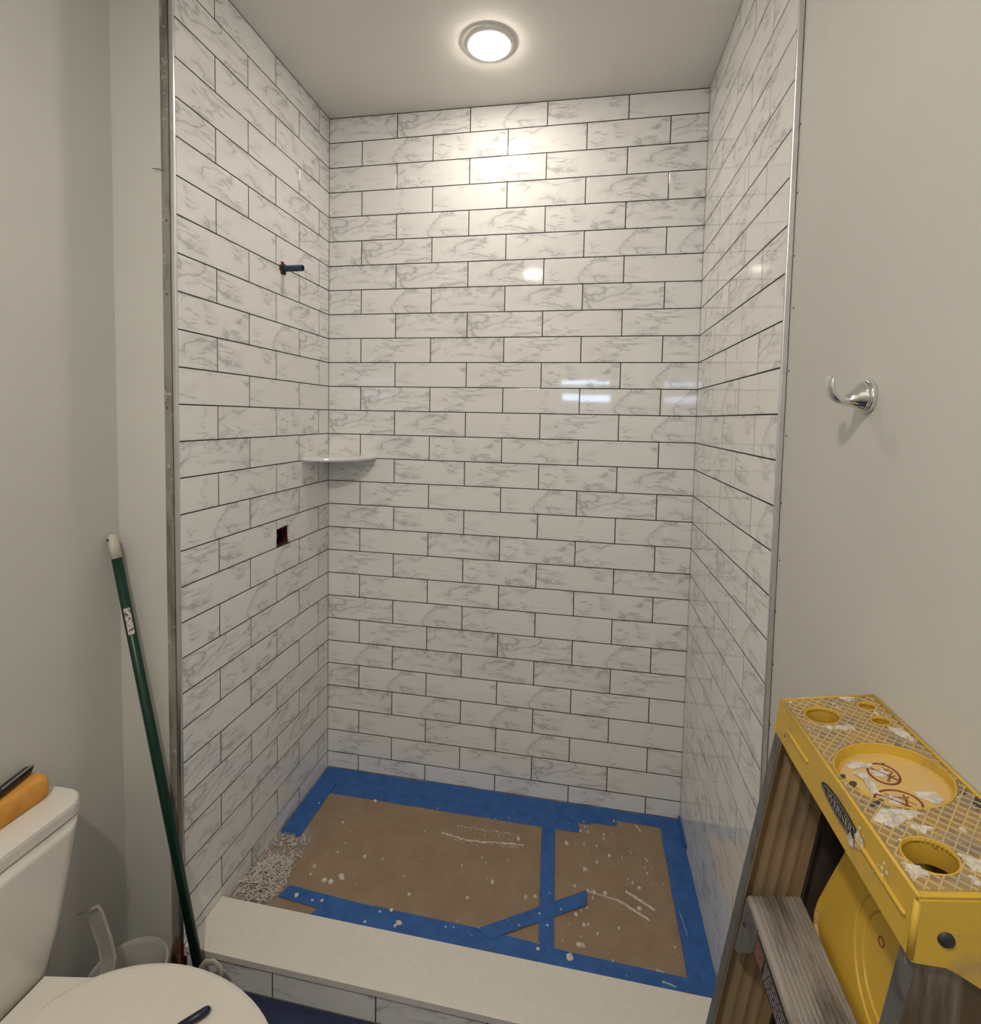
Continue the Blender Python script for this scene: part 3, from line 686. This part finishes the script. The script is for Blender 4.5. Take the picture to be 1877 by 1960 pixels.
# skirts
def skirt(pts, thick, inward):
    """pts: list of (u, v, w) outline of a wall panel, thick moved along inward (u, v)"""
    a = [cap.verts.new(K(*p)) for p in pts]; b = [cap.verts.new(K(p[0] + inward[0]*thick, p[1] + inward[1]*thick, p[2])) for p in pts]
    n = len(pts); cap.faces.new(a); cap.faces.new(list(reversed(b)))
    for i in range(n): cap.faces.new((a[i], b[i], b[(i+1) % n], a[(i+1) % n]))
skirt([(0, .002, .0), (0, CV-.001, .0), (-.0135, CV-.001, -.0560), (-.01242, .06, -.0515), (-.01181, .02, -.0490), (-.01169, .002, -.0485)], .004, (1, 0))
skirt([(CU, .004, .0), (CU, CV-.001, .0), (CU, CV-.001, -.110), (CU, .004, -.060)], .004, (-1, 0))
skirt([(.001, 0, .0), (CU-.001, 0, .0), (CU-.001, 0, -.060), (-.0135, 0, -.0485)], .004, (0, 1))
skirt([(.0, CV, .0), (CU-.0, CV, .0), (CU-.0, CV, -.112), (.085, CV, -.108), (.060, CV, -.096), (.0382, CV, -.0788), (.0244, CV, -.0678), (.0142, CV, -.0610), (-.009, CV, -.0575), (-.0135, CV, -.0560)], .004, (0, -1))
topcap = obj('top_cap', cap, M_YEL, lad)
# top cap details: raised lip, side mouldings, waffle tread
SK = lambda w: w*.2411          # outward flare of the long side
rim = bmesh.new()
for pts, r in [([(.002, .003, .0006), (.002, CV-.003, .0006)], .0022), ([(CU-.002, .003, .0006), (CU-.002, CV-.003, .0006)], .0022), ([(.003, .002, .0004), (CU-.003, .002, .0004)], .0018), ([(-.0005, CV-.002, -.002), (-.0130, CV-.002, -.054)], .0030)]:
    tube([K(*p) for p in pts], r, 8, rim)
for h in HOLES: 
    tube([K(p[0], p[1], .0004) for p in cpts(h[0], h[1], h[2]+.0012, 36)] + [K(h[0]+h[2]+.0012, h[1], .0004)], .0010, 6, rim)
tube([K(p[0], p[1], .0004) for p in cpts(BIG[0], BIG[1], BIG[2]+.001, 56)] + [K(BIG[0]+BIG[2]+.001, BIG[1], .0004)], .0011, 6, rim)
for v0, v1, w in ((.042, .112, -.0225), (.238, .325, -.0250)):
    tube([K(SK(w)-.0002, v0, w), K(SK(w)-.0008, v0+.004, w), K(SK(w)-.0008, v1-.004, w-.001), K(SK(w)-.0002, v1, w-.001)], .0026, 8, rim)
obj('rim_moulding', rim, M_YEL, topcap, loc=RAW[topcap], smooth=True)
ribs = bmesh.new(); pitch = .0100
def inside(u, v):
    if not (.005 < u < CU-.005 and .005 < v < CV-.010): return False
    for h in HOLES + [BIG]:
        if math.hypot(u-h[0], v-h[1]) < h[2] + .0022: return False
    return True
for sgn in (1, -1):
    k0, k1 = (-50, 50)
    for k in range(k0, k1):
        off = k*pitch*math.sqrt(2); run = None; t = 0
        for i in range(0, 240):
            u = i*.0011 - .06
            v = off + sgn*u*1.15
            ok = inside(u, v)
            if ok and run is None: run = (u, v)
            if (not ok or i == 239) and run is not None:
                up_, vp = u - .0011, v - sgn*.0011*1.15
                if up_ - run[0] > .002:
                    dv = Vector((up_-run[0], vp-run[1])).normalized(); nn = Vector((-dv.y, dv.x))*.00105; n2 = nn*.6
                    lo = [K(run[0]+nn.x, run[1]+nn.y, 0), K(run[0]-nn.x, run[1]-nn.y, 0), K(up_-nn.x, vp-nn.y, 0), K(up_+nn.x, vp+nn.y, 0)]
                    hi = [K(run[0]+n2.x, run[1]+n2.y, .0017), K(run[0]-n2.x, run[1]-n2.y, .0017), K(up_-n2.x, vp-n2.y, .0017), K(up_+n2.x, vp+n2.y, .0017)]
                    loft([lo, hi], False, True, True, ribs)
                run = None
obj('tread_ribs', ribs, M_TOPY, topcap, loc=RAW[topcap], kind='stuff')
tp = plate([rr2(.0045, CU-.0045, .0045, CV-.010, .004)] + [cpts(h[0], h[1], h[2]+.0020) for h in HOLES] + [cpts(BIG[0], BIG[1], BIG[2]+.0020, 56)], .0003, lambda x, y, z: K(x, y, z + .0004))
obj('tread_field', tp, M_FIELD, topcap, loc=RAW[topcap])
sm = dirty('scuffed_recess', (.62, .42, .14), (.52, .40, .24), .5, amount=.5, scale=26, extra=(.56,.52,.46), eam=.66)
obj('bucket_recess', plate([cpts(BIG[0], BIG[1], BIG[2]-.0045, 56)], .0003, lambda x, y, z: K(x, y, z - .0110)), sm, topcap, loc=RAW[topcap])
# plaster smears on the cap
smear = bmesh.new()
def smear_poly(pts, w0, h=.0016):
    cx2 = sum(p[0] for p in pts)/len(pts); cy2 = sum(p[1] for p in pts)/len(pts); ring = []
    dense = []
    for i, p in enumerate(pts):
        q = pts[(i+1) % len(pts)]
        for j in range(5):
            f = j/5; dense.append((p[0]+(q[0]-p[0])*f + random.uniform(-.0014, .0014), p[1]+(q[1]-p[1])*f + random.uniform(-.0014, .0014)))
    rs = []
    for f, hh in ((1, 0), (.88, .6), (.6, 1.0), (.3, .8), (.02, 1.0)):
        rs.append([K(cx2+(p[0]-cx2)*f, cy2+(p[1]-cy2)*f, w0 + h*hh*(random.uniform(.5, 1.2) if hh else 0)) for p in dense])
    loft(rs, False, True, True, smear)
RW = -.0106
smear_poly([(0.0269,0.1393),(0.0399,0.1307),(0.0597,0.1387),(0.0520,0.1480),(0.0465,0.1448),(0.0316,0.1463)], RW)
smear_poly([(0.0299,0.1529),(0.0436,0.1535),(0.0440,0.1786),(0.042,0.1925),(0.0335,0.1903),(0.0345,0.1661)], RW)
smear_poly([(0.050,0.150),(0.066,0.147),(0.070,0.156),(0.060,0.163),(0.052,0.160)], RW, .0006)
smear_poly([(0.040,0.195),(0.052,0.192),(0.058,0.205),(0.048,0.212)], RW, .0006)
smear_poly([(0.0786,0.1879),(0.0992,0.1886),(0.0995,0.2037),(0.0897,0.2088),(0.0769,0.1974)], RW, .0008)
smear_poly([(0.0235,0.227),(0.0456,0.2300),(0.0638,0.2368),(0.0426,0.2438),(0.0235,0.2555),(0.018,0.2515),(0.0071,0.245)], .0006, .0022)
smear_poly([(0.0368,0.2486),(0.0464,0.2656),(0.0607,0.2551),(0.048,0.2534)], .0006)
smear_poly([(0.1063,0.0825),(0.1200,0.0837),(0.1235,0.1100),(0.1190,0.1150),(0.1118,0.108),(0.1053,0.0954)], .0006)
smear_poly([(0.0819,0.004),(0.1005,0.004),(0.0971,0.0146),(0.0839,0.0132)], .0006)
smear_poly([(0.0282,0.0739),(0.0656,0.074),(0.0663,0.0849),(0.0389,0.0829)], .0006, .0012)
smear_poly([(0.0083,0.2982),(0.0200,0.3024),(0.0233,0.3118),(0.0069,0.3187),(0.0064,0.3074)], .0006)
smear_poly([(0.060,0.2885),(0.0637,0.2871),(0.085,0.3029),(0.0799,0.3178),(0.0615,0.3069)], .0006)
for i in range(46):
    u, v = random.uniform(.008, CU-.008), random.uniform(.008, CV-.014)
    if inside(u, v): blob(smear, (u, v, .0006), random.uniform(.001, .0042), .0014, lambda a, b, c: K(a, b, c), n=9, sx=random.uniform(.7, 1.5), ang=random.uniform(0, 3))
for i in range(14):
    blob(smear, (random.uniform(-.032, -.006), random.uniform(.19, .30), 0), random.uniform(.0008, .0026), .0006, lambda a, b, c: K(SK(a) - c - .0003, b, a), n=8)
blob(smear, (-.024, .243, 0), .010, .0008, lambda a, b, c: K(SK(a) - .0016 - c, b, a), n=14, sx=1.1)
blob(smear, (-.034, .228, 0), .0075, .0006, lambda a, b, c: K(SK(a) - .0009 - c, b, a), n=12, sx=1.2)
obj('plaster_smears', smear, simple('dried_plaster', (.60, .56, .50), .85, var=.12, scale=150, bump=.5, bscale=350), topcap, loc=RAW[topcap], kind='stuff')
# red crossed circle warnings printed in the recess
wr = bmesh.new()
for cu_, cv_, ru, rv in ((.0530, .2040, .0220, .0195), (.0620, .1565, .0150, .0190)):
    cc = [(cu_ + ru*math.cos(a), cv_ + rv*math.sin(a)) for a in [2*math.pi*i/36 for i in range(37)]]
    tube([K(p[0], p[1], RW+.0002) for p in cc], [(.0011, .0005)]*37, 6, wr)
    tube([K(cu_ - ru*.7, cv_ - rv*.7, RW+.0002), K(cu_ + ru*.7, cv_ + rv*.7, RW+.0002)], [(.0010, .0005)]*2, 6, wr)
    for s in range(5):
        a = random.uniform(0, 6.28); b2 = a + random.uniform(1.5, 3.5)
        tube([K(cu_ + ru*.75*math.cos(a), cv_ + rv*.75*math.sin(a), RW+.0001), K(cu_ + ru*.4*math.cos((a+b2)/2), cv_ + rv*.4*math.sin((a+b2)/2), RW+.0001), K(cu_ + ru*.75*math.cos(b2), cv_ + rv*.75*math.sin(b2), RW+.0001)], [(.0004, .0003)]*3, 5, wr)
obj('warning_print', wr, simple('faded_red_print', (.17, .028, .022), .6), topcap, loc=RAW[topcap])
gr = bmesh.new()
for (u, v, r) in [(.0100, .176, .006), (.0140, .190, .008), (.0225, .2210, .007), (.0290, .2170, .006), (.118, .205, .006), (.122, .218, .008), (.118, .228, .006), (.0700, .139, .003)]:
    blob(gr, (u, v, RW if math.hypot(u-BIG[0], v-BIG[1]) < BIG[2]-.006 else .0005), r, .0008, lambda a, b, c: K(a, b, c), n=10, sx=.6, ang=.9)
obj('black_scuffs', gr, simple('black_scuff', (.05, .05, .045), .8), topcap, loc=RAW[topcap], kind='stuff')
# badge on the long side
def B(x, y, z):
    w = -.0235 + y - x*.02; return K(SK(w) - .0012 - z, .2010 + x, w)
obj('badge', plate([cpts(0, 0, .0475, 48, rv=.0102)], .0006, B), M_BLK, topcap, loc=RAW[topcap])
M_LET = simple('pale_badge_print', (.34, .32, .28), .6, var=.25, scale=300)
bd = plate([cpts(0, 0, .0420, 48, rv=.0082), cpts(0, 0, .0410, 48, rv=.0075)], .0003, lambda x, y, z: B(x, y, z + .0005))
merge(bd, text_bm('WERNER', .0128, .0004, lambda x, y, z: B(x*1.12, y*.95, z + .0006)))
obj('badge_lettering', bd, M_LET, topcap, loc=RAW[topcap])
bt = bmesh.new()
loft([[K(.0166 + r*math.cos(a), CV + h, -.0346 + r*math.sin(a)) for a in [2*math.pi*i/20 for i in range(20)]] for r, h in ((.0068, .0002), (.0062, .0022), (.003, .003))], False, True, True, bt)
obj('bolt', bt, simple('dark_bolt', (.045, .05, .05), .5, .5), topcap, loc=RAW[topcap], smooth=True)
rv_ = bmesh.new(); blob(rv_, (.035, -.034, 0), .0028, .0012, lambda a, b, c: K(SK(b) - .0001 - c, a, b), n=12)
obj('rivet', rv_, simple('rusty_rivet', (.30, .12, .03), .6), topcap, loc=RAW[topcap])

# rails: channel sections with ribbed webs
def channel(e0, e1, yw, inward, s0, s1, mat, flange=.020, t=.0022, ribs_n=3, name='front_rail'):
    t = .0022
    """web at y=yw, flanges going toward inward (sign)"""
    y0 = yw; y1 = yw + inward*flange
    prof = [(e0, y1), (e0, y0), (e1, y0), (e1, y1), (e1 - t, y1), (e1 - t, y0 + inward*t)]
    w = (e1 - e0)
    if ribs_n:
        L = (e1 - t) - (e0 + t); m = ribs_n*6
        for k in range(1, m):
            f = k/m; prof.append((e1 - t - L*f, y0 + inward*(t + .0021*(.5 - .5*math.cos(2*math.pi*f*ribs_n))**1.5)))
    prof += [(e0 + t, y0 + inward*t), (e0 + t, y1)]
    b = loft([[Rl(e, y, s) for e, y in prof] for s in (s0, s1)])
    return obj(name, b, mat, lad)
YF, YN = -1.2735, -1.6010
def band(e0, y0, y1, s0, s1, name='rail_edge'):
    pass
fr = channel(0, .075, YF, -1, .004, SL, M_RAILD, ribs_n=4)
fe = loft([[Rl(e, y, s) for e, y in ((-.0014, YF), (-.0014, YF-.0205), (-.0001, YF-.0205), (-.0001, YF))] for s in (.004, SL)])
obj('flange_face', fe, M_EDGE, fr, loc=RAW[fr])
fn = channel(.011, .080, YN, 1, .004, SL, M_RAIL, ribs_n=3)
fe = loft([[Rl(e, y, s) for e, y in ((.0096, YN), (.0096, YN+.0205), (.0109, YN+.0205), (.0109, YN))] for s in (.004, SL)])
obj('flange_face', fe, M_EDGE, fn, loc=RAW[fn])
channel(.0765, .132, YF-.002, -1, .02, SL-.02, M_RSHADE, flange=.018, ribs_n=1, name='rear_rail')
channel(.0815, .132, YN+.002, 1, .045, SL-.02, M_RSHADE, flange=.018, ribs_n=1, name='rear_rail')
for s in (.40, .76, 1.08):
    b = loft([[Rl(e, y, s + q) for e, q in ((.094, 0), (.122, 0), (.122, .028), (.094, .028))] for y in (YF-.022, YN+.022)])
    obj('rear_brace', b, M_RAIL, lad)
for y in (YF - .03, YN + .03):
    pass
# steps: grooved treads parallel to the cap
def step(depth):
    org = Rl(0, 0, 0) ; s = (depth) / -D.z
    base = Vector((R0.x, 0, R0.z)) + D*s + U*.0065
    def T3(u, w, y): p = base + U*u + N*w; return Vector((p.x, y, p.z))
    prof = []
    g = [0, .006, .012, .018, .026, .034, .042, .050, .056, .062, .070]
    prof.append((-.0145, -.0340)); prof.append((-.0035, -.0015)); prof.append((-.0015, .0012))
    x = .002
    while x < .066:
        prof += [(x, .0012), (x + .0030, .0012), (x + .0038, -.0006), (x + .0052, -.0006)]; x += .0060
    prof += [(.0700, .0012), (.0715, 0), (.0715, -.022), (.0690, -.022), (.0690, -.003), (-.0010, -.003), (-.0122, -.0345)]
    b = loft([[T3(u, w, y) for u, w in prof] for y in (YF-.0235, YN+.0235)])
    st = obj('step', b, M_STEP, lad)
    # tapering gusset plates under each end, in the plane of the front lip
    for y, sg in ((YF - .0237, -1), (YN + .0237, 1)):
        def GP(h, yy, o=0): return T3(-.0040 - .329*h - o, -.002 - .944*h, yy)
        pts = [(.000, 0), (.085, 0), (.078, .012*sg), (.036, .052*sg), (.000, .052*sg)]
        gb = loft([[GP(h, y + d_, o) for h, d_ in pts] for o in (0, .0012)])
        obj('gusset', gb, M_EDGE, st, loc=RAW[st])
    rvt = bmesh.new()
    for h, yy in ((.030, YF-.038), ):
        c0 = T3(-.0056 - .329*h, -.002 - .944*h, yy)
        loft([[c0 + Vector((-q, r*math.cos(a), r*math.sin(a))) for a in [2*math.pi*i/14 for i in range(14)]] for r, q in ((.0035, 0), (.0028, .0012))], False, True, True, rvt)
    obj('rivet', rvt, M_DARK, st, loc=RAW[st])
    return st, T3
s1_, T3 = step(.2500)
step(.57); step(.875)
lb = bmesh.new()
def LB(x, y, z):
    w = -.019 + y; p = T3(-.0035 + (w + .0015)*.3385 - .0006 - z, w, 0); return Vector((p.x, YF - .078 - x, p.z))
merge(lb, plate([[(0, -.014), (.20, -.014), (.20, .014), (0, .014)]], .0005, LB))
obj('warning_label', lb, simple('black_label', (.018, .016, .02), .45), s1_, loc=RAW[s1_])
l2 = plate([[(.003, -.011), (.030, -.011), (.030, .011), (.003, .011)]], .0004, lambda x, y, z: LB(x, y, z + .0005))
obj('label_panel', l2, simple('faded_red_label', (.20, .075, .06), .5, var=.3, scale=200), s1_, loc=RAW[s1_])
l3 = bmesh.new()
for r_ in range(5):
    x = .036
    while x < .19:
        w = random.uniform(.004, .012); merge(l3, plate([[(x, .008-r_*.0045), (x+w, .008-r_*.0045), (x+w, .010-r_*.0045), (x, .010-r_*.0045)]], .0002, lambda a, b, z: LB(a, b, z + .0005))); x += w + .002
obj('label_print', l3, simple('grey_label_print', (.28, .24, .24), .6), s1_, loc=RAW[s1_], kind='stuff')
# yellow folded paint shelf between the rails
def TR(s, y, e=.0): 
    o = Vector((1.39, 0, -1.7152)) + E*(.082 + e) + D*s; return Vector((o.x, y, o.z))
tp_ = [(-.010, -1.372), (.093, -1.3529), (.1538, -1.3342), (.195, -1.3225), (.213, -1.3205), (.228, -1.3240), (.2375, -1.3345), (.2410, -1.352), (.2445, -1.400), (.2475, -1.440), (.2475, -1.555), (.235, -1.573), (-.010, -1.575)]
def ts(k, e):
    cs_, cyy = sum(p[0] for p in tp_)/len(tp_), sum(p[1] for p in tp_)/len(tp_)
    return [TR(cs_ + (p[0]-cs_)*k, cyy + (p[1]-cyy)*k, e) for p in tp_]
tr_ = loft([ts(1, .006), ts(1, -.0015), ts(.985, -.0035), ts(.955, -.0035), ts(.930, .0), ts(.5, .0)])
tray = obj('paint_shelf', tr_, M_YEL, lad)
for f in tray.data.polygons: f.use_smooth = False
rg = bmesh.new()
for rad in (.060, .078):
    tube([TR(.135 + rad*math.cos(a), -1.480 + rad*math.sin(a), .0006) for a in [math.radians(-20 + 250*i/40) for i in range(41)]], [(.0035, .0018)]*41, 6, rg)
obj('moulded_ring', rg, M_YEL, tray, loc=RAW[tray], smooth=True)
rd = bmesh.new(); tube([TR(.1228 + .0050*math.cos(a), -1.4490 + .0050*math.sin(a), -.0002) for a in [2*math.pi*i/24 for i in range(25)]], .0007, 6, rd)
obj('printed_ring', rd, simple('red_print', (.30, .03, .02), .6), tray, loc=RAW[tray])
hk2 = bmesh.new()
blob(hk2, (.2445, -1.445, 0), .010, .006, lambda a, b, c: TR(a, b, -.004 - c), n=9)
obj('plaster_lump', hk2, M_PLASTER, tray, loc=RAW[tray])
for y in (YF, YN):
    y0, y1 = (y - .030, y + .002) if y == YF else (y - .002, y + .030)
    obj('foot', loft([[Rl(e, yy, s) for e, s in ((-.004, SL-.035), (.079, SL-.035), (.079, SL-.012), (-.004, SL-.0005))] for yy in (y0, y1)]), M_BLK, lad)
